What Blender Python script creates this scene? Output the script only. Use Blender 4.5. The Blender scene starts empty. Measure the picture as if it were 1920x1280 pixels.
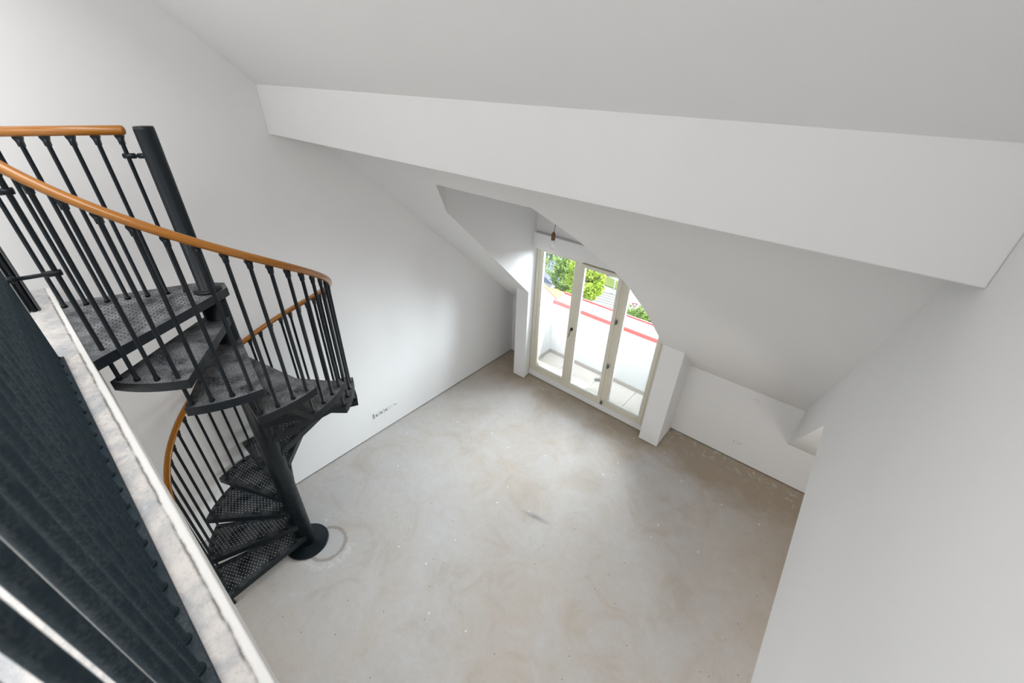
import bpy, math, random
from math import sin, cos, tan, pi, radians, sqrt, floor, hypot
from mathutils import Matrix, Vector
from mathutils.geometry import tessellate_polygon
random.seed(7)
SC = bpy.context.scene
COL = SC.collection

# ------------------------------------------------------------ camera
RR = [0.763414, 0.645208, 0.030094, 0.364824, -0.392277, -0.844406, -0.533012, 0.655611, -0.534857]
cam_d = bpy.data.cameras.new('camera'); cam = bpy.data.objects.new('camera', cam_d); COL.objects.link(cam)
cam_d.sensor_fit = 'HORIZONTAL'; cam_d.sensor_width = 36.0; cam_d.lens = 775.836 / 1920 * 36.0
cam_d.clip_start = 0.02; cam_d.clip_end = 500
cam.matrix_world = Matrix(((RR[0], -RR[3], -RR[6], 0), (RR[1], -RR[4], -RR[7], 0), (RR[2], -RR[5], -RR[8], 4.0), (0, 0, 0, 1)))
cam_d.dof.use_dof = True; cam_d.dof.focus_distance = 3.6; cam_d.dof.aperture_fstop = 3.2
SC.camera = cam
# ------------------------------------------------------------ world, sun, window daylight, added fill lamps, exposure
W = bpy.data.worlds.new('sky'); SC.world = W; W.use_nodes = True
bg = W.node_tree.nodes['Background']; bg.inputs[0].default_value = (0.80, 0.90, 1.0, 1); bg.inputs[1].default_value = 1.5
def light(name, kind, energy, loc, aim, size=None, size_y=None, col=(1, 1, 1)):
    d = bpy.data.lights.new(name, kind); d.energy = energy; d.color = col
    if kind == 'AREA':
        d.shape = 'RECTANGLE'; d.size = size; d.size_y = size_y
    o = bpy.data.objects.new(name, d); COL.objects.link(o); o.location = loc
    o.rotation_euler = (Vector(aim) - Vector(loc)).to_track_quat('-Z', 'Y').to_euler()
    return o
sun = light('sun', 'SUN', 6.5, (10, 12, 14), (10 - .70, 12 - .22, 14 - .72), col=(1, .96, .88)); sun.data.angle = radians(1.5)
light('added_roof_fill', 'AREA', 86, (-1.8, -.35, 5.25), (-1.8, -.35 - .66, 5.25 - .75), 2.8, 1.3, (.975, .985, 1.0))  # added fill lamp below the closed slope, brightens floor and walls
light('rear_roof_window_daylight', 'AREA', 32, (-1.9, -2.5, 4.95), (-1.7, 2.0, 2.2), 3.2, 1.4, (1.0, .99, .98))
light('rear_window_daylight', 'AREA', 38, (-1.6, -3.0, 1.5), (-1.6, 3, 1.0), 3.2, 1.6, (1.0, .97, .93))
light('added_side_fill', 'AREA', 36, (2.45, 1.2, 1.1), (0, 1.2, .9), 3.0, 1.6, (1.0, .98, .95))  # added fill lamp in the side room, lifts left wall and floor
light('added_balcony_fill', 'AREA', 1650, (-.8, 6.9, 2.4), (-2.0, 1.0, 1.0), 6.4, 2.3, (.86, .93, 1.0))  # added lamp outside, hidden by the lintel, boosts light through the door
SC.view_settings.view_transform = 'Standard'; SC.view_settings.look = 'None'
SC.view_settings.gamma = 1.0; SC.view_settings.use_curve_mapping = False; SC.view_settings.exposure = 0.0

# ------------------------------------------------------------ mesh helpers
class MB:
    def __init__(s): s.v = []; s.f = []; s.sm = []; s.uv = []
    def add(s, vs, fs, smooth=False, uvs=None):
        o = len(s.v); s.v += [tuple(v) for v in vs]
        for i, f in enumerate(fs):
            s.f.append(tuple(o + k for k in f)); s.sm.append(smooth)
            s.uv.append(uvs[i] if uvs else None)
        return s
    def box(s, x0, x1, y0, y1, z0, z1):
        vs = [(x, y, z) for x in (x0, x1) for y in (y0, y1) for z in (z0, z1)]
        return s.add(vs, [(0, 1, 3, 2), (4, 6, 7, 5), (0, 4, 5, 1), (2, 3, 7, 6), (0, 2, 6, 4), (1, 5, 7, 3)])
    def cbox(s, x0, x1, y0, y1, z0, z1, c=.003):
        "box with chamfered edges"
        b = []
        for ax in range(3):
            pass
        X, Y, Z = (x0, x1), (y0, y1), (z0, z1)
        vs = []; idx = {}
        for i in (0, 1):
            for j in (0, 1):
                for k in (0, 1):
                    sx, sy, sz = (1 - 2 * i), (1 - 2 * j), (1 - 2 * k)
                    for a in range(3):
                        p = [X[i] + sx * c, Y[j] + sy * c, Z[k] + sz * c]
                        p[a] = (X[i], Y[j], Z[k])[a]
                        idx[(i, j, k, a)] = len(vs); vs.append(tuple(p))
        fs = []
        for a in range(3):
            o = [q for q in range(3) if q != a]
            for sgn in (0, 1):
                ring = []
                for (u, w) in ((0, 0), (1, 0), (1, 1), (0, 1)):
                    key = [0, 0, 0]; key[a] = sgn; key[o[0]] = u; key[o[1]] = w
                    ring.append(idx[tuple(key) + (a,)])
                fs.append(tuple(ring))
        for a in range(3):                                   # edges running along axis a
            o = [q for q in range(3) if q != a]
            for u in (0, 1):
                for w in (0, 1):
                    k0 = [0, 0, 0]; k0[o[0]] = u; k0[o[1]] = w; k1 = list(k0); k1[a] = 1
                    fs.append((idx[tuple(k0) + (o[0],)], idx[tuple(k1) + (o[0],)], idx[tuple(k1) + (o[1],)], idx[tuple(k0) + (o[1],)]))
        for i in (0, 1):
            for j in (0, 1):
                for k in (0, 1):
                    fs.append(tuple(idx[(i, j, k, a)] for a in range(3)))
        return s.add(vs, fs)
    def prism(s, poly, lo, hi, ax='z'):
        "poly in the two other axes (cyclic order), extruded along ax; lo / hi numbers or functions of the 2D point"
        f0 = lo if callable(lo) else (lambda a, b: lo); f1 = hi if callable(hi) else (lambda a, b: hi)
        def mk(a, b, c): return {'z': (a, b, c), 'x': (c, a, b), 'y': (a, c, b)}[ax]
        n = len(poly); vs = [mk(a, b, f0(a, b)) for a, b in poly] + [mk(a, b, f1(a, b)) for a, b in poly]
        tris = tessellate_polygon([[Vector((a, b, 0)) for a, b in poly]])
        fs = [tuple(t) for t in tris] + [tuple(n + k for k in reversed(t)) for t in tris]
        fs += [(i, (i + 1) % n, n + (i + 1) % n, n + i) for i in range(n)]
        return s.add(vs, fs)
    def tube(s, path, r, n=10, caps=True, closed_r=None, ry=None, smooth=True):
        "round tube along a 3D path, with UV length coordinates"
        P = [Vector(p) for p in path]; rings = []; L = [0.0]
        for i in range(1, len(P)): L.append(L[-1] + (P[i] - P[i - 1]).length)
        up = Vector((0, 0, 1)); rr = r if isinstance(r, (list, tuple)) else [r] * len(P)
        vs = []
        for i, p in enumerate(P):
            t = (P[min(i + 1, len(P) - 1)] - P[max(i - 1, 0)]).normalized()
            a = t.cross(up)
            if a.length < 1e-3: a = Vector((1, 0, 0))
            a.normalize(); b = a.cross(t).normalized(); k = (ry / r) if ry else 1
            for j in range(n):
                th = 2 * pi * j / n
                vs.append(p + a * (cos(th) * rr[i]) + b * (sin(th) * rr[i] * k))
        fs = []; uvs = []
        for i in range(len(P) - 1):
            for j in range(n):
                k = (j + 1) % n
                fs.append((i * n + j, i * n + k, (i + 1) * n + k, (i + 1) * n + j))
                uvs.append([(L[i], j / n), (L[i], (j + 1) / n), (L[i + 1], (j + 1) / n), (L[i + 1], j / n)])
        s.add(vs, fs, smooth, uvs)
        if caps:
            o = len(s.v) - len(vs)
            s.f.append(tuple(o + j for j in range(n))); s.sm.append(False); s.uv.append(None)
            s.f.append(tuple(o + (len(P) - 1) * n + j for j in reversed(range(n)))); s.sm.append(False); s.uv.append(None)
        return s
    def lathe(s, prof, c=(0, 0, 0), n=32, smooth=True, ax='z'):
        "prof: list of (radius, height); closed at radius 0 ends"
        vs = []; fs = []
        for (r, z) in prof:
            for j in range(n):
                th = 2 * pi * j / n; q = (r * cos(th), r * sin(th), z)
                if ax == 'x': q = (q[2], q[0], q[1])
                if ax == 'y': q = (q[0], q[2], q[1])
                vs.append((c[0] + q[0], c[1] + q[1], c[2] + q[2]))
        for i in range(len(prof) - 1):
            for j in range(n):
                k = (j + 1) % n; fs.append((i * n + j, i * n + k, (i + 1) * n + k, (i + 1) * n + j))
        return s.add(vs, fs, smooth)
    def mesh(s, name, mat):
        me = bpy.data.meshes.new(name); me.from_pydata(s.v, [], s.f)
        me.polygons.foreach_set('use_smooth', s.sm)
        if any(u for u in s.uv):
            ul = me.uv_layers.new(name='UVMap')
            for p in me.polygons:
                u = s.uv[p.index]
                if u:
                    for q, li in enumerate(p.loop_indices): ul.data[li].uv = u[q]
        if mat: me.materials.append(mat)
        import bmesh
        bm = bmesh.new(); bm.from_mesh(me); bmesh.ops.recalc_face_normals(bm, faces=bm.faces); bm.to_mesh(me); bm.free()
        me.update(); return me
    def build(s, name, mat, parent=None, loc=None):
        o = bpy.data.objects.new(name, s.mesh(name, mat)); COL.objects.link(o)
        if loc: o.location = loc
        if parent: o.parent = parent
        return o
def tag(o, label=None, cat=None, group=None, kind=None):
    if label: o['label'] = label
    if cat: o['category'] = cat
    if group: o['group'] = group
    if kind: o['kind'] = kind
    return o
def empty(name, loc=(0, 0, 0)):
    o = bpy.data.objects.new(name, None); COL.objects.link(o); o.location = loc; o.empty_display_size = .1; return o
def inst(o, parent=None, loc=None, rz=None):
    c = o.copy(); COL.objects.link(c)
    if parent: c.parent = parent
    if loc is not None: c.location = loc
    if rz is not None: c.rotation_euler = (0, 0, rz)
    return c
def bevel(o, w=.004, seg=2):
    m = o.modifiers.new('bevel', 'BEVEL'); m.width = w; m.segments = seg; m.limit_method = 'ANGLE'; m.angle_limit = radians(40)
    return o

# ------------------------------------------------------------ materials
def mat(name, col, rough=.5, metal=0.0, spec=.5):
    m = bpy.data.materials.new(name); m.use_nodes = True; b = m.node_tree.nodes['Principled BSDF']
    b.inputs['Base Color'].default_value = (*col, 1); b.inputs['Roughness'].default_value = rough
    b.inputs['Metallic'].default_value = metal; b.inputs['Specular IOR Level'].default_value = spec
    return m
class NT:
    "tiny node-tree helper"
    def __init__(s, m): s.t = m.node_tree; s.b = s.t.nodes['Principled BSDF']
    def n(s, typ, **kw):
        x = s.t.nodes.new(typ)
        for k, v in kw.items():
            if k == 'op': x.operation = v
            elif k in ('data_type', 'blend_type', 'interpolation', 'feature', 'noise_dimensions', 'clamp_factor'): setattr(x, k, v)
        return x
    def l(s, a, b): s.t.links.new(a, b)
    def coord(s, kind='Object', scale=(1, 1, 1), loc=(0, 0, 0)):
        c = s.n('ShaderNodeTexCoord'); m = s.n('ShaderNodeMapping'); m.inputs['Scale'].default_value = scale; m.inputs['Location'].default_value = loc
        s.l(c.outputs[kind], m.inputs['Vector']); return m.outputs[0]
    def noise(s, vec, scale, detail=3, rough=.55, dist=0.0):
        x = s.n('ShaderNodeTexNoise'); s.l(vec, x.inputs['Vector']); x.inputs['Scale'].default_value = scale
        x.inputs['Detail'].default_value = detail; x.inputs['Roughness'].default_value = rough; x.inputs['Distortion'].default_value = dist
        return x.outputs['Fac']
    def ramp(s, fac, stops):
        x = s.n('ShaderNodeValToRGB'); s.l(fac, x.inputs[0]); e = x.color_ramp.elements
        while len(e) < len(stops): e.new(.5)
        for i, (p, c) in enumerate(stops):
            e[i].position = p; e[i].color = (c, c, c, 1) if isinstance(c, (int, float)) else (*c, 1)
        return x.outputs[0]
    def mix(s, fac, a, b, mode='MIX'):
        x = s.n('ShaderNodeMix'); x.data_type = 'RGBA'; x.blend_type = mode
        for sock, v in ((x.inputs[0], fac), (x.inputs[6], a), (x.inputs[7], b)):
            if isinstance(v, (int, float)): sock.default_value = v
            elif isinstance(v, tuple): sock.default_value = (*v, 1)
            else: s.l(v, sock)
        return x.outputs[2]
    def math(s, op, a, b=0.0, c=None):
        x = s.n('ShaderNodeMath'); x.operation = op
        for i, v in enumerate((a, b, c)):
            if v is None: continue
            if isinstance(v, (int, float)): x.inputs[i].default_value = v
            else: s.l(v, x.inputs[i])
        return x.outputs[0]
    def bump(s, h, strength=.2, dist=.002):
        x = s.n('ShaderNodeBump'); x.inputs['Strength'].default_value = strength; x.inputs['Distance'].default_value = dist
        s.l(h, x.inputs['Height']); s.l(x.outputs[0], s.b.inputs['Normal'])
    def col(s, c): s.l(c, s.b.inputs['Base Color'])
    def xyz(s, vec):
        x = s.n('ShaderNodeSeparateXYZ'); s.l(vec, x.inputs[0]); return x.outputs

def plaster(name, c1, c2, rough=.85):
    m = mat(name, c1, rough, spec=.25); t = NT(m); v = t.coord()
    t.col(t.mix(t.ramp(t.noise(v, 1.3, 2), [(.35, 0.0), (.65, 1.0)]), c1, c2)); t.bump(t.noise(v, 260, 3), .12, .001); return m
M_wall = plaster('white_plaster', (.80, .80, .795), (.785, .785, .785))
M_base = mat('dark_gap', (.10, .085, .06), .9)
M_frame = mat('cream_lacquered_wood', (.70, .67, .56), .45)
M_frame_in = mat('cream_glazing_bead', (.84, .83, .78), .4)
M_black = mat('blackened_metal', (.02, .02, .022), .35, .6)
M_grey_metal = mat('grey_hinge_metal', (.16, .165, .17), .4, .7)
M_red = plaster('red_coping', (.48, .125, .125), (.46, .115, .115), .5)
M_terracotta = plaster('salmon_sheet', (.44, .13, .075), (.42, .12, .07), .5)
M_balcony = plaster('white_render', (.70, .71, .73), (.68, .69, .71))
M_plastic = mat('white_plastic', (.80, .80, .80), .35)
M_hole = mat('dark_socket_hole', (.03, .03, .035), .6)
M_mid_grey = mat('grey_socket_insert', (.40, .40, .41), .5)  # even grey for socket inserts, joints and the sign pole
def m_glass():
    m = bpy.data.materials.new('clear_glass'); m.use_nodes = True; t = m.node_tree; t.nodes.clear()
    o = t.nodes.new('ShaderNodeOutputMaterial'); mx = t.nodes.new('ShaderNodeMixShader'); tr = t.nodes.new('ShaderNodeBsdfTransparent')
    gl = t.nodes.new('ShaderNodeBsdfGlossy'); gl.inputs['Roughness'].default_value = .02; tr.inputs[0].default_value = (.97, .985, .98, 1)
    fr = t.nodes.new('ShaderNodeFresnel'); fr.inputs[0].default_value = 1.35
    t.links.new(fr.outputs[0], mx.inputs[0]); t.links.new(tr.outputs[0], mx.inputs[1]); t.links.new(gl.outputs[0], mx.inputs[2]); t.links.new(mx.outputs[0], o.inputs[0])
    return m
M_glass = m_glass()
def m_bulb():
    m = bpy.data.materials.new('bulb_glass'); m.use_nodes = True; t = m.node_tree; t.nodes.clear()
    o = t.nodes.new('ShaderNodeOutputMaterial'); mx = t.nodes.new('ShaderNodeMixShader'); tr = t.nodes.new('ShaderNodeBsdfTransparent'); df = t.nodes.new('ShaderNodeBsdfDiffuse')
    df.inputs[0].default_value = (.9, .9, .86, 1); lw = t.nodes.new('ShaderNodeLayerWeight'); lw.inputs[0].default_value = .25
    t.links.new(lw.outputs['Facing'], mx.inputs[0]); t.links.new(tr.outputs[0], mx.inputs[1]); t.links.new(df.outputs[0], mx.inputs[2]); t.links.new(mx.outputs[0], o.inputs[0]); return m
M_bulb = m_bulb()
def m_steel(name, c, dust=0.0, rough=.42, film=False):
    m = mat(name, c, rough, .0, .32); t = NT(m); v = t.coord('Object')
    n1 = t.noise(v, 9, 5, .65)
    t.l(t.ramp(n1, [(.3, rough - .1), (.7, rough + .15)]), t.b.inputs['Roughness'])
    if dust:
        n2 = t.noise(v, 7, 4, .7, .4); n3 = t.noise(v, 160, 3, .8)
        k = t.math('MULTIPLY', t.ramp(n2, [(.38, 0.0), (.62, 1.0)]), t.ramp(n3, [(.44, 0.0), (.60, 1.0)]))
        up = t.math('GREATER_THAN', t.xyz(t.n('ShaderNodeNewGeometry').outputs['Normal'])[2], .6)
        b0 = t.mix(t.math('MULTIPLY', up, t.ramp(n2, [(.3, .35), (.6, .9)])), c, (.085, .088, .094)) if film else c
        t.col(t.mix(t.math('MULTIPLY', t.math('MULTIPLY', k, dust), up), b0, (.42, .43, .44)))
    return m
M_steel = m_steel('anthracite_steel', (.0028, .0070, .0105), 0, .36)
M_tread = m_steel('dusty_anthracite_steel', (.0045, .0088, .0125), .45, .36)
M_tread_up = m_steel('plaster_dusted_steel', (.006, .0105, .0155), 1.0, .45, True)
M_stud = m_steel('worn_stud', (.50, .53, .54), 0, .35)
M_stud_up = mat('dull_stud', (.20, .205, .21), .4)
M_guard = m_steel('blue_black_steel', (.0025, .013, .020), .08, .42)
def m_wood():
    m = mat('varnished_wood', (.45, .16, .02), .3); t = NT(m); v = t.coord('UV', (3.0, 9.0, 1))
    g = t.noise(v, 3.0, 5, .6, 1.2); v2 = t.coord('UV', (1.2, 1.0, 1)); g2 = t.noise(v2, 2.0, 2)
    t.col(t.mix(t.ramp(g2, [(.35, 0.0), (.7, .6)]), t.mix(t.ramp(g, [(.3, 0.0), (.7, 1.0)]), (.27, .088, .004), (.42, .165, .010)), (.35, .12, .007)))
    t.b.inputs['Coat Weight'].default_value = .3; return m
M_wood = m_wood()
def m_floor():
    m = mat('raw_screed', (.42, .38, .33), .5, spec=.4); t = NT(m); v = t.coord()
    big = t.noise(v, .55, 4, .6, .6); mid = t.noise(v, 2.2, 6, .68, .8); fine = t.noise(v, 14, 6, .75)
    c = t.mix(t.ramp(big, [(.36, 0.0), (.64, 1.0)]), (.54, .47, .40), (.54, .52, .50))
    c = t.mix(t.ramp(mid, [(.42, 0.0), (.70, .65)]), c, (.60, .60, .60))
    c = t.mix(t.ramp(mid, [(.28, .55), (.45, 0.0)]), c, (.42, .36, .29))
    c = t.mix(t.ramp(fine, [(.35, .25), (.6, 0.0)]), c, (.44, .40, .35))
    x = t.xyz(v)
    # brown tone in the screed along the window wall
    edge = t.math('ADD', x[1], t.math('MULTIPLY', t.noise(v, 1.6, 4, .6), 1.4))
    right = t.math('ADD', x[0], t.math('MULTIPLY', t.noise(v, 1.1, 3, .6), 1.0))
    k = t.math('MULTIPLY', t.ramp(t.math('MULTIPLY', edge, .2), [(.92, 0.0), (1.02, 1.0)]), .8)
    c = t.mix(k, c, (.36, .285, .20))
    k2 = t.math('MULTIPLY', t.ramp(t.math('MULTIPLY_ADD', right, .25, .5), [(.56, 0.0), (.80, .7)]), t.ramp(t.math('MULTIPLY', edge, .2), [(.60, 0.0), (.9, .75)]))
    c = t.mix(k2, c, (.40, .315, .22))
    # troweled smears
    vs = t.coord('Object', (1.0, 3.5, 1)); sm = t.noise(vs, 5, 5, .75, 1.5)
    c = t.mix(t.math('MULTIPLY', t.ramp(sm, [(.56, 0.0), (.64, .5)]), t.ramp(t.noise(v, 1.4, 2), [(.5, 0.0), (.62, 1.0)])), c, (.56, .56, .56))
    # white plaster drops and dark specks
    vo = t.n('ShaderNodeTexVoronoi'); vo.voronoi_dimensions = '2D'; t.l(v, vo.inputs['Vector']); vo.inputs['Scale'].default_value = 2.6
    dr = t.math('LESS_THAN', t.math('ADD', vo.outputs['Distance'], t.math('MULTIPLY', t.noise(v, 45, 3), .05)), .050)
    pk = t.math('GREATER_THAN', t.math('MULTIPLY', t.xyz(vo.outputs['Color'])[0], t.math('ADD', t.noise(v, .7, 2), .5)), .70)
    c = t.mix(t.math('MULTIPLY', dr, pk), c, (.74, .74, .73))
    vo2 = t.n('ShaderNodeTexVoronoi'); vo2.voronoi_dimensions = '2D'; t.l(v, vo2.inputs['Vector']); vo2.inputs['Scale'].default_value = 5.1
    d2 = t.math('LESS_THAN', t.math('ADD', vo2.outputs['Distance'], t.math('MULTIPLY', t.noise(v, 60, 2), .03)), .040); pk2 = t.math('GREATER_THAN', t.math('MULTIPLY', t.xyz(vo2.outputs['Color'])[1], t.math('ADD', t.noise(v, .9, 2), .5)), .72)
    c = t.mix(t.math('MULTIPLY', t.math('MULTIPLY', d2, pk2), .75), c, (.10, .09, .08))
    # brushed scratches and grit
    vg = t.coord('Object', (1, 1, 1)); vg.node.inputs['Rotation'].default_value = (0, 0, .9); vg.node.inputs['Scale'].default_value = (4, 22, 1)
    sc = t.noise(vg, 6, 4, .8, .6)
    c = t.mix(t.math('MULTIPLY', t.ramp(sc, [(.60, 0.0), (.68, .45)]), t.ramp(t.noise(v, 1.0, 3), [(.5, 0.0), (.6, 1.0)])), c, (.66, .66, .66))
    gr = t.noise(v, 70, 4, .8)
    c = t.mix(t.ramp(gr, [(.30, .35), (.42, 0.0)]), c, (.30, .27, .23)); c = t.mix(t.ramp(gr, [(.62, 0.0), (.74, .4)]), c, (.68, .67, .65))
    # crust of filler along the window wall
    cr = t.math('MULTIPLY', t.ramp(t.noise(v, 11, 5, .75, .5), [(.56, 0.0), (.60, .75)]), t.ramp(t.math('MULTIPLY', x[1], .2), [(.86, 0.0), (.92, 1.0)]))
    c = t.mix(cr, c, (.60, .56, .50))
    # ring left by an earlier post base, with a halo of filler
    cx, cy, r = -2.90, .735, .175
    dx = t.math('SUBTRACT', x[0], cx); dy = t.math('SUBTRACT', x[1], cy)
    rad = t.math('SQRT', t.math('ADD', t.math('MULTIPLY', dx, dx), t.math('MULTIPLY', dy, dy)))
    rj = t.math('ADD', rad, t.math('MULTIPLY', t.math('SUBTRACT', t.noise(v, 16, 4, .7), .5), .05))
    inn = t.math('LESS_THAN', rj, r); c = t.mix(t.math('MULTIPLY', inn, .7), c, (.50, .50, .50))
    ring = t.ramp(t.math('ABSOLUTE', t.math('SUBTRACT', rj, r)), [(.008, 1.0), (.026, 0.0)])
    halo = t.math('MULTIPLY', t.ramp(t.math('ABSOLUTE', t.math('SUBTRACT', rj, r + .07)), [(.01, .8), (.05, 0.0)]),
                  t.math('MULTIPLY', t.math('GREATER_THAN', t.math('SUBTRACT', dx, dy), .02), t.ramp(t.noise(v, 30, 4, .8), [(.45, 0.0), (.55, 1.0)])))
    c = t.mix(halo, c, (.68, .67, .65)); c = t.mix(t.math('MULTIPLY', ring, .6), c, (.24, .19, .14))
    # dark scuff in the middle
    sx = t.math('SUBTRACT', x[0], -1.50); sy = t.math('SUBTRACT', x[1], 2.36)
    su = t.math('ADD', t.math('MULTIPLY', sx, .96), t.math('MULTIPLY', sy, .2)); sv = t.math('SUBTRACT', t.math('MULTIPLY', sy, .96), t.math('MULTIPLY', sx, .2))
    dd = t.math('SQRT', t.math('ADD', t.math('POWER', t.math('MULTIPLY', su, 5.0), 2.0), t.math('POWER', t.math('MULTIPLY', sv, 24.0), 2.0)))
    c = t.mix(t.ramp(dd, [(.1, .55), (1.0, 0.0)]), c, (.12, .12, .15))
    t.col(c)
    t.l(t.ramp(mid, [(.3, .62), (.7, .40)]), t.b.inputs['Roughness'])
    t.bump(fine, .25, .003); return m
M_floor = m_floor()
def m_slab():
    m = mat('rough_trowelled_edge', (.6, .59, .57), .8); t = NT(m); v = t.coord(); x = t.xyz(v)
    a = t.noise(v, 6, 6, .7, .8); b = t.noise(v, 45, 5, .8)
    c = t.mix(t.ramp(a, [(.38, 0.0), (.62, 1.0)]), (.68, .64, .60), (.42, .43, .44))
    c = t.mix(t.ramp(b, [(.30, .55), (.46, 0.0)]), c, (.26, .25, .24)); c = t.mix(t.ramp(b, [(.58, 0.0), (.72, .6)]), c, (.80, .79, .77))
    yy = t.math('ADD', x[1], t.math('MULTIPLY', t.math('SUBTRACT', t.noise(v, 12, 5, .7), .5), .012))
    crack = t.math('MULTIPLY', t.ramp(t.math('ABSOLUTE', t.math('ADD', yy, .062)), [(.0018, 1.0), (.0055, 0.0)]), t.ramp(t.noise(v, 9, 4), [(.40, .25), (.55, 1.0)]))
    lip = t.math('GREATER_THAN', yy, -.060)
    c = t.mix(lip, c, (.80, .79, .76)); c = t.mix(t.math('MULTIPLY', crack, .85), c, (.09, .08, .07))
    t.col(c); t.bump(t.math('ADD', a, t.math('MULTIPLY', b, .5)), .5, .004); return m
M_slab = m_slab()

# ------------------------------------------------------------ room shell
XL, XR = -3.82, .316
YK = 4.69; Z0 = 1.06; TS = .8899
def zs(y): return Z0 + TS * (YK - y)
def sl(a, b): return zs(b)
ROOF_T = .38
def struct(o): o['kind'] = 'structure'; return o
struct(MB().box(-4.1, 2.8, -3.5, 5.6 - .75, -.25, 0).build('floor', M_floor))
# sloped ceiling with the dormer notch
CH = [(-2.57, 2.17), (-2.90, 2.557), (-3.165, 4.36), (-3.165, 4.47)]
RH = [(-1.21, 4.47), (-1.21, 4.36), (-1.19, 4.0), (-1.172, 3.46), (-1.18, 3.17), (-1.205, 2.88), (-1.26, 2.70), (-1.335, 2.55), (-1.44, 2.38), (-1.64, 2.17)]
poly = [(-4.02, 1.60), (2.7, 1.60), (2.7, 4.84), (-.94, 4.84), (-.94, 4.47)] + RH + CH + [(-3.352, 4.47), (-3.352, 4.84), (-4.02, 4.84)]
struct(MB().prism(poly, sl, lambda a, b: zs(b) + ROOF_T).build('ceiling', M_wall))
zr = zs(-1.3) + .056
struct(MB().prism([(-4.02, -1.3), (2.7, -1.3), (2.7, 1.60), (-4.02, 1.60)], lambda a, b: zs(b) + .056, lambda a, b: zs(b) + ROOF_T).build('ceiling', M_wall))
struct(MB().prism([(-1.3, zr), (-3.6, zr - 2.05), (-3.6, zr - 1.75), (-1.3, zr + .3)], -4.02, 2.7, 'x').build('ceiling', M_wall))
# dormer: vertical cheeks on top of the slope, window-side wall and cap
def strip(pts, th=.12, flip=1):
    mb = MB()
    for (a, b) in zip(pts[:-1], pts[1:]):
        d = Vector((b[0] - a[0], b[1] - a[1])); n = Vector((-d.y, d.x)).normalized() * th * flip
        q = [a, b, (b[0] + n.x, b[1] + n.y), (a[0] + n.x, a[1] + n.y)]
        mb.prism(q, lambda x, y, A=a, B=b: min(3.84, zs(y) + ROOF_T), 3.86)
    return mb
struct(strip([CH[0], CH[1], CH[2], CH[3]], .14, 1).build('wall_dormer_left', M_wall))
struct(strip(RH, .14, 1).build('wall_dormer_right', M_wall))
struct(MB().box(-3.4, -.98, 2.0, 4.7, 3.86, 4.0).build('ceiling', M_wall))
struct(MB().box(-3.165, -1.2, 4.30, 4.47, 2.352, 3.86).build('wall_dormer_front', M_wall))
struct(bevel(MB().box(-3.150, -1.195, 4.24, 4.46, 2.145, 2.345).build('trim_1', M_wall), .003))
# pillars either side of the balcony door
struct(MB().prism([(-3.352, 4.19), (-3.141, 4.19), (-3.165, 4.36), (-3.165, 4.47), (-3.352, 4.47)], .012, sl).build('trim_2', M_wall))
struct(MB().prism([(-1.19, 4.215), (-.94, 4.215), (-.94, 4.84), (-1.12, 4.84), (-1.12, 4.47), (-1.21, 4.47), (-1.21, 4.36)], .012, sl).build('trim_3', M_wall))
# knee walls
struct(MB().prism([(-4.02, 4.69), (-3.352, 4.69), (-3.352, 4.84), (-4.02, 4.84)], .012, sl).build('wall_window_left', M_wall))
struct(MB().prism([(-.94, 4.69), (2.7, 4.69), (2.7, 4.84), (-.94, 4.84)], .012, sl).build('wall_window_right', M_wall))
# left gable wall
gable = [(YK + .15, .012), (-3.6, .012), (-3.6, zr - 2.02), (-1.3, zr + .06), (1.6, zs(1.6) + .12), (1.62, zs(1.62) + .03), (YK, zs(YK)), (YK + .15, zs(YK + .15))]
struct(MB().prism(gable, XL - .2, XL, 'x').build('wall_left', M_wall))
# right wall hanging over the lower opening
rw = [(4.69, .564), (2.876, 2.150), (-3.6, 2.176), (-3.6, zr - 2.02), (-1.3, zr + .06), (1.6, zs(1.6) + .12), (1.62, zs(1.62) + .03), (4.69, zs(4.69) + .02)]
struct(MB().prism(rw, XR, XR + .12, 'x').build('wall_right', M_wall))
struct(MB().prism([(4.69, .564), (2.876, 2.150), (-3.6, 2.176), (-3.6, 2.35), (2.95, 2.33), (4.69, .80)], XR + .12, 2.7, 'x').build('ceiling', M_wall))
struct(MB().box(2.6, 2.75, -3.6, 4.8, .012, 2.4).build('wall_side_room', M_wall))
struct(MB().box(-4.02, 2.75, -3.7, -3.5, .012, 5.0).build('wall_back', M_wall))
# big plastered beam across the slope
struct(bevel(MB().box(XL, XR, 1.548, 1.83, 3.578, 3.98).build('trim_4', M_wall), .004))
# loft floor slab; the front strip is rough
ZL = 2.783
struct(bevel(MB().box(XL, XR, -3.5, -.036, ZL - .25, ZL).build('floor_loft', M_slab), .006, 3))
# dark recess under the plaster: gypsum wall feet
fb = MB()
fb.box(XL - .1, XL - .004, -3.4, 4.69, 0, .013); fb.box(-.93, 2.6, 4.70, 4.78, 0, .013); fb.box(XL, -3.352, 4.70, 4.78, 0, .013)
fb.box(-1.18, -.95, 4.225, 4.6, 0, .013); fb.box(-3.34, -3.16, 4.20, 4.45, 0, .013)
struct(fb.build('baseboard_gap', M_base))

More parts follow.
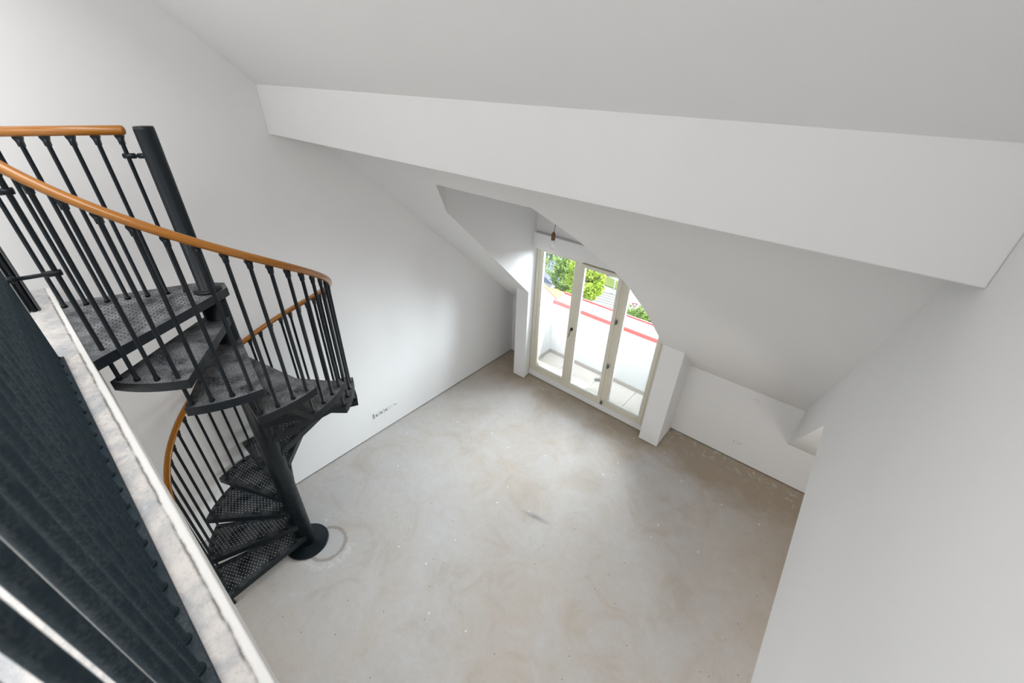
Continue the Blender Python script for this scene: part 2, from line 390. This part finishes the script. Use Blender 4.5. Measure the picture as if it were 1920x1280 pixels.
# ------------------------------------------------------------ balcony
def bal_tiles():
    b = struct(MB().box(-3.34, -.96, 4.475, 5.36, -.25, .035).build('floor_balcony', mat('balcony_grout', (.55, .54, .52), .8)))
    mt = plaster('beige_porcelain_tile', (.60, .565, .53), (.57, .54, .51), .35)
    xs = [-3.25, -2.83, -2.23, -1.63, -1.12]; first = {}
    for i in range(4):
        w = xs[i + 1] - xs[i] - .004
        k = round(w, 3)
        if k not in first:
            first[k] = MB().cbox(0, w, 0, .561, 0, .015, .002).build('floor_tile', mt, b, (xs[i] + .002, 4.477, .035))
        else: inst(first[k], b, (xs[i] + .002, 4.477, .035))
    return b, mt
balc, M_tile = bal_tiles()
rr = .50
lw = [(4.47, -.2), (5.35, -.2), (5.35, 1.025), (5.10, 1.025), (4.47, 1.60)]
wl = struct(MB().prism(lw, -3.345, -3.25, 'x').build('wall_balcony_left', M_balcony))
wr = struct(MB().prism(lw, -1.12, -.955, 'x').build('wall_balcony_right', M_balcony))
wp = struct(MB().box(-3.25, -1.12, 5.04, 5.32, -.2, 1.02).build('wall_parapet', M_balcony))
sk = plaster('grey_beige_skirting_tile', (.42, .39, .37), (.40, .37, .36), .4)
xs = [-3.25, -3.13, -2.537, -1.951, -1.667, -1.12]
for i in range(5):
    MB().cbox(xs[i] + .002, xs[i + 1] - .002, 5.028, 5.04, .05, .118, .002).build('skirting_tile', sk, wp)
for wall, x in ((wl, -3.25), (wr, -1.132)):
    MB().cbox(x, x + .012, 4.48, 5.026, .05, .118, .002).build('skirting_tile', sk, wall)
# red copings
bevel(MB().box(-3.26, -1.10, 5.015, 5.345, 1.02, 1.055).build('coping', M_red, wp), .004)
MB().box(-3.26, -1.10, 5.008, 5.016, .995, 1.05).build('coping_drip', M_red, wp)
MB().box(-3.26, -1.10, 5.335, 5.352, 1.05, 1.075).build('coping_upstand', M_red, wp)
for wall, x0, x1 in ((wl, -3.56, -3.235), (wr, -1.135, -.80)):
    cp = [(5.36, 1.025), (5.10, 1.025), (4.0, 2.035), (4.0, 2.08), (5.115, 1.06), (5.36, 1.06)]
    bevel(MB().prism(cp, x0, x1, 'x').build('coping', M_terracotta, wall), .003)
# drain
dr = empty('floor_drain', (-2.224, 4.895, .05)); tag(dr, 'small round metal floor drain set in the beige balcony tiles', 'drain')
MB().lathe([(0, 0), (.055, 0), (.055, .004), (.046, .005), (.044, .002), (0, .002)], n=24).build('rim', mat('brushed_steel', (.5, .5, .5), .3, .8), dr)
g = MB()
for i in range(-3, 4):
    L = sqrt(max(0, .043 ** 2 - (i * .012) ** 2)); g.box(i * .012 - .003, i * .012 + .003, -L, L, .002, .004)
g.build('grate', M_grey_metal, dr)

# ------------------------------------------------------------ three-part balcony door
win = empty('window_1', (0, 4.35, 0)); win['kind'] = 'structure'
YF = 0.0                                              # room-side face, local to the window
def fr(name, x0, x1, z0, z1, y0=0.0, y1=.075, m=None, par=None, c=.003):
    return MB().cbox(x0, x1, y0, y1, z0, z1, c).build(name, m or M_frame, par or win)
fr('threshold', -3.163, -1.212, .010, .105, -.004, .12, M_wall)
of = MB(); of.cbox(-3.160, -3.105, 0, .085, .105, 2.30); of.cbox(-1.265, -1.212, 0, .085, .105, 2.30)
of.cbox(-3.105, -1.265, 0, .085, 2.110, 2.30); of.cbox(-3.105, -1.265, 0, .085, .105, .150)
of.cbox(-2.435, -1.265, .042, .085, 2.055, 2.110); of.build('outer_frame', M_frame, win)
fr('mullion', -2.515, -2.435, .150, 2.110, -.006, .085)
fr('mullion', -1.880, -1.815, .150, 2.110, -.006, .085)
def sash(name, x0, x1, z0, z1, b, bb, y):
    s = MB()
    s.cbox(x0, x0 + b, y, y + .06, z0, z1); s.cbox(x1 - b, x1, y, y + .06, z0, z1)
    s.cbox(x0 + b, x1 - b, y, y + .06, z0, z0 + bb); s.cbox(x0 + b, x1 - b, y, y + .06, z1 - b * .8, z1)
    so = s.build(name, M_frame, win)
    q = MB(); g = .012; xa, xb, za, zb = x0 + b, x1 - b, z0 + bb, z1 - b * .8
    q.cbox(xa, xa + g, y + .01, y + .05, za, zb, .002); q.cbox(xb - g, xb, y + .01, y + .05, za, zb, .002)
    q.cbox(xa + g, xb - g, y + .01, y + .05, za, za + g, .002); q.cbox(xa + g, xb - g, y + .01, y + .05, zb - g, zb, .002)
    q.build('glazing_bead', M_frame_in, so)
    MB().box(xa + .004, xb - .004, y + .028, y + .034, za + .004, zb - .004).build('glass_pane', M_glass, so)
    return so
s1 = sash('fixed_light', -3.108, -2.510, .148, 2.112, .042, .05, .012)
s2 = sash('door_leaf', -2.452, -1.872, .128, 2.084, .046, .075, -.022)
s3 = sash('side_leaf', -1.822, -1.252, .128, 2.084, .044, .075, -.012)
def hinge(z, par, x):
    h = MB(); h.lathe([(0, 0), (.006, .001), (.009, .006), (.009, .034), (.0095, .036), (.009, .038), (.009, .066), (.006, .071), (0, .072)], (x, -.030, z), 14)
    h.box(x - .013, x + .013, -.027, -.020, z + .012, z + .060)
    h.build('hinge', M_grey_metal, par)
for z in (1.44, .76, .13): hinge(z, s2, -1.850)
hd = MB(); hd.lathe([(0, 0), (.024, 0), (.024, -.006), (.018, -.010), (.009, -.012), (.009, -.045), (0, -.045)], (-2.474, -.008, 1.115), 20, ax='y')
hd.build('handle_rose', M_black, win)
MB().tube([(-2.474, -.046, 1.118), (-2.476, -.050, 1.09), (-2.486, -.052, 1.03), (-2.496, -.052, .995)], [.009, .008, .0075, .006], 10).build('handle_lever', mat('aged_brass', (.35, .25, .12), .35, .8), win)

# ------------------------------------------------------------ bare bulb
bulb = empty('hanging_bulb', (-2.279, 3.40, 2.60)); tag(bulb, 'bare light bulb hanging on a thin cord in the dormer before the balcony door', 'lamp')
MB().tube([(0, 0, .125), (.004, .002, .15), (.012, .004, .19), (.006, 0, .24), (0, 0, .32), (0, 0, 1.258)], .0028, 6).build('cord', M_black, bulb)
MB().lathe([(0, .045), (.019, .045), (.021, .05), (.021, .085), (.019, .11), (.010, .122), (.005, .13), (0, .13)], n=20).build('lamp_socket', mat('bronze_socket', (.16, .085, .03), .4, .5), bulb)
MB().lathe([(0, -.055), (.010, -.053), (.020, -.045), (.028, -.030), (.031, -.012), (.030, .005), (.025, .025), (.019, .040), (.018, .048)], n=24).build('glass_envelope', M_bulb, bulb)
MB().lathe([(0, .0), (.006, .002), (.006, .02), (.012, .04), (.012, .045), (0, .045)], n=12).build('lamp_stem', mat('frosted_stem', (.85, .83, .75), .3), bulb)

# ------------------------------------------------------------ sockets
so = empty('wall_socket', (XL, 2.135, .31)); tag(so, 'long white five-gang socket strip low on the left wall', 'socket')
y = -.172
def ring_socket(par, yy, x=.006):
    MB().lathe([(0, 0), (.023, 0), (.0245, .004), (.0265, .004), (.027, 0)], (x, yy, 0), 20, ax='x').build('socket_insert', M_mid_grey, par)
cells = [-.142, -.071, 0, .071, .142]
fp = MB()
for c in cells: fp.cbox(0, .009, c - .0345, c + .0345, -.0345, .0345, .003)
fp.build('faceplate', M_plastic, so)
MB().box(.0, .008, -.186, -.177, -.036, .036).build('side_joint', M_mid_grey, so)
for i in (0, 1, 2):
    o = MB().lathe([(.0001, .010), (.0190, .010), (.0195, .0135), (.0001, .0125)], (0, cells[i], 0), 20, ax='x').build('socket_insert', M_mid_grey, so)
jh = None
for (a, b, r) in ((-.012, -.010, .004), (0, .010, .004), (.014, .004, .004), (.059, 0, .0075), (.083, 0, .0075)):
    MB().lathe([(.0001, .0115), (r, .0115), (r, .009)], (0, cells[3] + a, b), 12, ax='x').build('jack_hole', M_hole, so)
for c in (-.1065, -.0355, .0355): MB().box(.0, .0095, c - .0012, c + .0012, -.034, .034).build('frame_joint', M_mid_grey, so)
def knee_socket(x, z, n, label, vert):
    s = empty('wall_socket', (x, 4.69, z)); tag(s, label, 'socket')
    f = MB()
    for i in range(n):
        c = (i - (n - 1) / 2) * .071; f.cbox(c - .0345, c + .0345, -.009, 0, -.0345, .0345, .003)
    f.build('faceplate', M_plastic, s)
    for i in range(n):
        c = (i - (n - 1) / 2) * .071
        if vert:
            MB().cbox(c - .022, c - .002, -.012, -.008, -.022, .022, .001).build('rocker', M_plastic, s)
            MB().cbox(c + .002, c + .022, -.012, -.008, -.022, .022, .001).build('rocker', M_plastic, s)
        else:
            MB().lathe([(.0001, -.0092), (.018, -.0092), (.0195, -.0125), (.021, -.0125), (.0215, -.009)], (c, 0, 0), 20, ax='y').build('socket_insert', M_plastic, s)
            q = MB()
            for a in (-.008, .008): q.lathe([(.0001, -.0105), (.0028, -.0105), (.0028, -.009)], (c + a, 0, -.003), 8, ax='y')
            q.lathe([(.0001, -.0155), (.0028, -.015), (.0028, -.009)], (c, 0, .010), 8, ax='y')
            q.build('contact_hole', M_hole, s)
knee_socket(-.148, .268, 2, 'white double socket low on the short wall right of the balcony door', False)
knee_socket(-.142, .931, 1, 'single white plate high on the short wall just under the sloped ceiling', True)

# ------------------------------------------------------------ spiral staircase
CX, CY, R_ = -3.063, .619, .742
A0, ST, WD = radians(-53.5), radians(23.8), radians(30.0)
N = 15; RISE = ZL / N
st = empty('spiral_staircase', (CX, CY, 0)); tag(st, 'anthracite steel spiral staircase with wooden handrail descending from the loft edge', 'staircase')
MB().lathe([(0, 0), (.195, 0), (.198, .003), (.196, .010), (.19, .013), (.095, .022), (.083, .030), (0, .030)], n=48).build('base_plate', M_steel, st)
c = MB(); c.lathe([(0, .02), (.076, .02), (.076, ZL - .06), (0, ZL - .06)], n=40); c.build('column', M_steel, st)
c = MB(); c.lathe([(0, ZL), (.078, ZL), (.078, ZL + .012), (.055, ZL + .016), (.047, ZL + .02), (.047, 3.72), (.045, 3.732), (0, 3.734)], n=36); c.build('upper_post', M_steel, st)
TH = .056
def tray(poly, th, name, m, hole=True):
    "folded-steel tray: top sheet and downturned edges"
    mb = MB(); t = .004
    mb.prism(poly, -t, 0)
    n = len(poly)
    for i in range(n):
        a = Vector(poly[i]); b = Vector(poly[(i + 1) % n]); d = (b - a)
        if d.length < 1e-4: continue
        nn = Vector((-d.y, d.x)).normalized() * .004
        mb.prism([tuple(a), tuple(b), tuple(b + nn), tuple(a + nn)], -th, -t)
    return mb
def step_poly():
    P = []; k = 10; mid = -WD / 2
    for i in range(k + 1):
        a = -WD + WD * i / k; P.append((R_ * cos(a), R_ * sin(a)))
    for a in (mid + radians(82), mid + radians(40), mid, mid - radians(40), mid - radians(82)): P.append((.078 * cos(a), .078 * sin(a)))
    return P
SP = step_poly()
def inside(p, poly, m=0.0):
    s = False; n = len(poly); dmin = 9
    for i in range(n):
        a = poly[i]; b = poly[(i + 1) % n]
        if (a[1] > p[1]) != (b[1] > p[1]) and p[0] < (b[0] - a[0]) * (p[1] - a[1]) / (b[1] - a[1]) + a[0]: s = not s
        ab = Vector(b) - Vector(a); ap = Vector(p) - Vector(a); t = max(0, min(1, ap.dot(ab) / max(ab.length_squared, 1e-9))); dmin = min(dmin, (ap - ab * t).length)
    return s and dmin > m
def studs(poly, ang, margin, pitch=.031):
    mb = MB(); ca, sa = cos(ang), sin(ang); k = 0
    for i in range(-45, 46):
        for j in range(-45, 46):
            u = i * pitch + (pitch / 2 if j % 2 else 0); w = j * pitch * .80
            p = (u * ca - w * sa, u * sa + w * ca)
            if abs(u) < 1.3 and abs(w) < 1.3 and inside(p, poly, margin):
                n = 6; r = .0046; vs = [(p[0] + r * cos(2 * pi * q / n), p[1] + r * sin(2 * pi * q / n), 0.0) for q in range(n)] + [(p[0] + r * .55 * cos(2 * pi * q / n), p[1] + r * .55 * sin(2 * pi * q / n), .0022) for q in range(n)]
                mb.add(vs, [(q, (q + 1) % n, n + (q + 1) % n, n + q) for q in range(n)] + [tuple(range(n, 2 * n))]); k += 1
    return mb
step_low = tray(SP, TH, 'step', None).mesh('step', M_tread); step_up = step_low.copy(); step_up.materials.clear(); step_up.materials.append(M_tread_up)
stud_low = studs(SP, -WD / 2, .045).mesh('anti_slip_stud', M_stud); stud_up = stud_low.copy(); stud_up.materials.clear(); stud_up.materials.append(M_stud_up)
def mk(name, me, par, loc=(0, 0, 0), rz=0):
    o = bpy.data.objects.new(name, me); COL.objects.link(o); o.parent = par; o.location = loc; o.rotation_euler = (0, 0, rz); return o
for m in range(1, N):
    up = m <= 5
    s = mk('step', step_up if up else step_low, st, (0, 0, ZL - m * RISE), A0 + m * ST)
    k = mk('anti_slip_stud', stud_up if up else stud_low, s); k['kind'] = 'stuff'
LP = [(-3.495, -.035), (-2.585, -.035), (-2.985, .66), (-3.03, .72), (-3.12, .735), (-3.235, .63)]
LP = [(a - CX, b - CY) for a, b in LP]
ld = mk('landing', tray(LP, .055, 'landing', None).mesh('landing', M_tread_up), st, (0, 0, ZL - .001))
k = mk('anti_slip_stud', studs(LP, radians(-100), .05).mesh('anti_slip_stud', M_steel), ld); k['kind'] = 'stuff'
# handrail helix
HR = .72; HH = .865
def rail_z(a): return ZL - RISE * (a - A0) / ST + HH
path = []; a = radians(-64)
while a < radians(277): path.append((HR * cos(a), HR * sin(a), rail_z(a))); a += radians(4)
mb = MB().tube(path, .0235, 16, ry=.021); rail = mb.build('handrail', M_wood, st)
# balusters
RB = .0105
def bal_mesh(L):
    return MB().lathe([(0, 0), (.015, 0), (.015, .012), (.0125, .016), (RB, .018), (RB, L - .05), (.0125, L - .045), (.0125, L - .02), (0, L - .02)], n=12).mesh('baluster', M_steel)
def bracket_mesh():
    b = MB(); b.prism([(-.012, -.044), (.012, -.044), (.0135, -.020), (.020, -.004), (.017, .010), (-.017, .010), (-.020, -.004), (-.0135, -.020)], -.008, .008, 'y')
    b.lathe([(0, -.0115), (.004, -.0115), (.004, .0115), (0, .0115)], (0, 0, -.028), 8, ax='y'); return b.mesh('rail_bracket', M_steel)
BR = bracket_mesh(); cache = {}
def baluster(par, x, y, z0, z1, rz):
    L = round(z1 - z0, 3)
    if L not in cache: cache[L] = bal_mesh(L)
    o = mk('baluster', cache[L], par, (x, y, z0), rz)
    mk('rail_bracket', BR, o, (0, 0, L - .012)); return o
RBAL = .712
for j in range(-1, 42):
    a = radians(-49.6 + 7.93 * j); m = math.ceil((a - A0) / ST - 1e-6)
    # lowest step under this angle: the one whose tail reaches here
    mm = m
    if a >= A0 + (m) * ST - (WD - ST) + radians(.2): mm = m + 1
    zf = ZL - mm * RISE if mm <= N - 1 else .0
    baluster(st, RBAL * cos(a), RBAL * sin(a), zf, rail_z(a) - .012, a + pi / 2)
# straight rail over the back of the landing
ba = Vector((-3.393 - CX, -.022 - CY)); bb = Vector((-3.143 - CX, .52 - CY)); dv = (bb - ba); th = math.atan2(dv.y, dv.x)
for i in range(7):
    p = ba + dv * (i / 6); baluster(st, p.x, p.y, ZL, 3.70, th)
e0 = ba - dv * .22 - dv.normalized() * .05; e1 = bb + dv.normalized() * .035
MB().tube([(e0.x, e0.y, 3.712), (e1.x - dv.normalized().x * .012, e1.y - dv.normalized().y * .012, 3.712), (e1.x - dv.normalized().x * .004, e1.y - dv.normalized().y * .004, 3.712), (e1.x, e1.y, 3.712)], [.0235, .0235, .019, .010], 16).build('handrail', M_wood, st)
# end post of that rail on the loft floor: channel with a dark bar in it
p = ba - dv * .22
po = MB(); po.box(-.022, .022, .012, .018, 0, .90); po.box(-.022, -.018, -.012, .014, 0, .90); po.box(.018, .022, -.012, .014, 0, .90)
ch = mk('end_post', po.mesh('end_post', mat('grey_channel', (.06, .062, .06), .6)), st, (p.x, p.y, ZL), radians(75))
mk('post_bar', MB().lathe([(0, 0), (.013, 0), (.013, .9), (0, .9)], n=12).mesh('post_bar', M_steel), ch)
# clamps
def clamp(p, q):
    p = Vector(p); q = Vector(q); d = (q - p); u = d.normalized()
    mb = MB().tube([p - u * .020, p - u * .019, p + u * .035, p + u * .036, q - u * .036, q - u * .035, q + u * .019, q + u * .020],
                   [.004, .014, .014, .009, .009, .014, .014, .004], 10)
    mb.build('clamp', M_steel, st)
fb_a = radians(-49.6 - 7.93); fx, fy = RBAL * cos(fb_a), RBAL * sin(fb_a)
for z in (3.20, 3.555): clamp((fx, fy, z), (-2.714 - CX, -.143 - CY, z))
clamp((bb.x, bb.y, 3.588), (0 - .03, -.03, 3.588))

# ------------------------------------------------------------ loft guard railing
gr = empty('guard_railing', (-1.2, -.143, ZL)); tag(gr, 'dense blue-black steel guard railing standing along the loft edge', 'railing')
bevel(MB().box(-1.525, 1.51, -.055, .026, 0, .010).build('base_rail', M_guard, gr), .002)
gm = MB().lathe([(0, .008), (.0165, .008), (.0165, .014), (.0145, .017), (.0115, .018), (.0115, .93), (0, .93)], n=16).mesh('baluster', M_guard)
x = -2.714
while x < .29:
    mk('baluster', gm, gr, (x + 1.2, 0, 0)); x += .0953
MB().tube([(-1.56, 0, .952), (1.51, 0, .952)], .0235, 16).build('handrail', M_wood, gr)

# ------------------------------------------------------------ street beyond the balcony
ZG = -14.0
M_asph = plaster('pale_paving', (.46, .46, .46), (.42, .42, .42))
struct(MB().box(-90, 60, 8, 130, ZG - .5, ZG).build('ground', M_asph))
s = MB(); s.prism([(-19.6, 37.2), (-16.4, 37.0), (-15.6, 38.4), (-19.8, 39.6)], ZG, ZG + .08)
tag(s.build('lawn', plaster('mown_grass', (.20, .27, .08), (.24, .30, .10))), 'narrow strip of grass beside the paved street below', 'lawn', kind='stuff')
M_line = mat('grey_paving_joint', (.30, .30, .30), .9)
for i in range(9):
    t = i * .55; x0, y0 = -17.6 + t * .36, 35.4 - t * .95
    d = MB(); d.prism([(x0, y0), (x0 + 2.3, y0 + .35), (x0 + 2.3, y0 + .47), (x0, y0 + .12)], ZG, ZG + .02)
    tag(d.build('kerb_strip', M_line), 'thin grey stripe across the pale paving seen through the middle pane', 'paving', 'stripes across the paving')
def leafy(name, c, rad, n, size, cols, parent, seed):
    rnd = random.Random(seed); mb = MB()
    lumps = []
    for i in range(26):
        a = rnd.random() * 2 * pi; e = rnd.uniform(-.9, .95); q = sqrt(1 - e * e); k = rnd.uniform(.45, .95)
        lumps.append((Vector((q * cos(a) * rad[0], q * sin(a) * rad[1], e * rad[2])) * k, rnd.uniform(.28, .5)))
    for i in range(n):
        L, lr = rnd.choice(lumps); a = rnd.random() * 2 * pi; e = rnd.uniform(-1, 1); q = sqrt(1 - e * e)
        k = lr * rnd.uniform(.75, 1.05) * rad[0]
        p = Vector(c) + L + Vector((q * cos(a), q * sin(a), e)) * k
        u = Vector((rnd.gauss(0, 1), rnd.gauss(0, 1), rnd.gauss(0, .6))).normalized(); w = u.cross(Vector((rnd.gauss(0, 1), rnd.gauss(0, 1), rnd.gauss(0, 1)))).normalized()
        s = size * rnd.uniform(.6, 1.3); nrm = u.cross(w) * s * .15
        mb.add([p - u * s, p - w * s * .5 + nrm, p + u * s, p + w * s * .5 + nrm], [(0, 1, 2), (0, 2, 3)])
    o = mb.build('foliage', cols, parent); return o
def m_leaf(name, c1, c2, c3):
    m = mat(name, c1, .55, spec=.3); t = NT(m); v = t.coord('Object'); g = t.n('ShaderNodeNewGeometry')
    k = t.mix(t.ramp(g.outputs['Random Per Island'], [(.2, 0.0), (.8, 1.0)]), c1, c2)
    t.col(t.mix(t.ramp(t.noise(v, .8, 3), [(.42, 0.0), (.6, 1.0)]), k, c3))
    t.b.inputs['Subsurface Weight'].default_value = 0; return m
def tree(c, rad, n, size, m, label, seed, trunk=True):
    t = empty('tree', (c[0], c[1], ZG)); tag(t, label, 'tree')
    leafy('foliage', (0, 0, c[2] - ZG), rad, n, size, m, t, seed)
    if trunk:
        MB().tube([(0, 0, 0), (.1, .05, (c[2] - ZG) * .5), (0, .1, c[2] - ZG)], [.28, .2, .1], 10).build('trunk', M_bark, t)
        for q in range(5):
            a = q * 1.3; MB().tube([(0, .05, (c[2] - ZG) * .6), (cos(a) * rad[0] * .4, sin(a) * rad[1] * .4, c[2] - ZG), (cos(a) * rad[0] * .7, sin(a) * rad[1] * .7, c[2] - ZG + rad[2] * .4)], [.1, .07, .03], 6).build('branch', M_bark, t)
M_bark = mat('tree_bark', (.12, .09, .07), .9)
M_l1 = m_leaf('lime_leaves', (.42, .58, .06), (.66, .76, .20), (.48, .64, .08))
M_l2 = m_leaf('green_leaves', (.20, .34, .08), (.52, .64, .20), (.30, .46, .12))
M_l3 = m_leaf('pale_leaves', (.30, .40, .24), (.45, .56, .36), (.24, .34, .22))
def at(u, v, dist):
    d = Vector((RR[0] * (u - 960) + RR[3] * (v - 640) + RR[6] * 775.836, RR[1] * (u - 960) + RR[4] * (v - 640) + RR[7] * 775.836, RR[2] * (u - 960) + RR[5] * (v - 640) + RR[8] * 775.836)).normalized()
    return Vector((0, 0, 4)) + d * dist
tree(at(1100, 528, 27), (1.25, 1.4, 1.5), 5200, .12, M_l1, 'bright lime-green tree seen through the middle pane', 3)
tree(at(1066, 515, 31), (1.5, 1.6, 1.7), 5200, .13, M_l2, 'mid-green bushy tree seen through the left pane beyond the sloped coping', 5)
tree(at(1034, 474, 47), (2.1, 2.1, 1.7), 3800, .19, M_l3, 'pale grey-green tree farthest back at the top of the left pane', 8, False)
tree(at(1190, 606, 26), (1.15, 1.1, .95), 3200, .11, M_l2, 'low green shrub behind the parapet seen through the right pane', 11, False)
# blue-grey roofed house at the far left
p = at(1026, 503, 37); hs = empty('house', (p.x, p.y, ZG)); tag(hs, 'far house with a blue-grey roof between the pale and the mid-green tree', 'building')
hz = p.z - ZG
MB().box(-1.6, 1.4, -1.2, 1.6, 0, hz - .5).build('wall', M_balcony, hs)
MB().prism([(-1.9, hz - .55), (0, hz + .45), (1.7, hz - .55)], -1.5, 1.9, 'y').build('roof', mat('blue_grey_slate', (.20, .24, .34), .6), hs)
# street lamp
p0 = at(1150, 547, 43.2); lp = empty('street_lamp', (p0.x, p0.y, ZG)); tag(lp, 'slender white lamp post on the pale street through the middle pane', 'lamp')
mwh = mat('white_painted_pole', (.82, .82, .82), .4)
MB().tube([(0, 0, 0), (0, 0, 3.0)], .05, 10).build('pole', mwh, lp); MB().lathe([(0, 3.0), (.16, 3.02), (.2, 3.12), (.12, 3.24), (0, 3.28)], n=14).build('lamp_head', mwh, lp)
MB().lathe([(0, 0), (.09, 0), (.09, .25), (0, .25)], n=12).build('base', mwh, lp)
# give-way sign
p = at(1190, 571.5, 33.5); sg = empty('road_sign', (p.x, p.y, ZG)); tag(sg, 'triangular give-way sign with red border above the green shrub', 'sign')
hz = p.z - ZG
def tri(r): return [(r * cos(radians(90 + 120 * i + 180)), r * sin(radians(90 + 120 * i + 180))) for i in range(3)]
f = mk('sign_plate', MB().prism(tri(.27), -.012, .012, 'y').mesh('sign_plate', mat('sign_red', (.62, .06, .10), .4)), sg, (0, 0, hz), radians(20))
mk('white_field', MB().prism(tri(.16), -.016, .016, 'y').mesh('white_field', mat('sign_white', (.85, .85, .85), .4)), f)
MB().tube([(0, .04, 0), (0, .04, hz + .2)], .025, 8).build('pole', M_mid_grey, sg)
def g_at(u, v):
    d = at(u, v, 1) - Vector((0, 0, 4)); return Vector((0, 0, 4)) + d * ((ZG - 4) / d.z)
# dark bench and a small bollard on the far paving
p = g_at(1146, 517); bn = empty('bench', (p.x, p.y, ZG)); bn.rotation_euler = (0, 0, radians(15)); tag(bn, 'low dark bench at the far side of the paving behind the lamp post', 'bench')
MB().cbox(-.7, .7, -.25, .25, .38, .44, .01).build('seat', M_black, bn)
MB().cbox(-.7, .7, .22, .27, .50, .80, .01).build('backrest', M_black, bn)
for q in (-.55, .55): MB().cbox(q - .04, q + .04, -.22, .26, 0, .40, .01).build('leg', M_black, bn)
p = g_at(1122, 537); bo = empty('bollard', (p.x, p.y, ZG)); tag(bo, 'small dark bollard with a white band beside the lime-green tree', 'bollard')
MB().lathe([(0, 0), (.10, 0), (.10, .42), (0, .42)], n=14).build('shaft', M_black, bo)
MB().lathe([(0, .42), (.105, .42), (.105, .58), (0, .58)], n=14).build('band', mwh, bo)
MB().lathe([(0, .58), (.10, .58), (.09, .70), (.04, .75), (0, .76)], n=14).build('cap', M_black, bo)
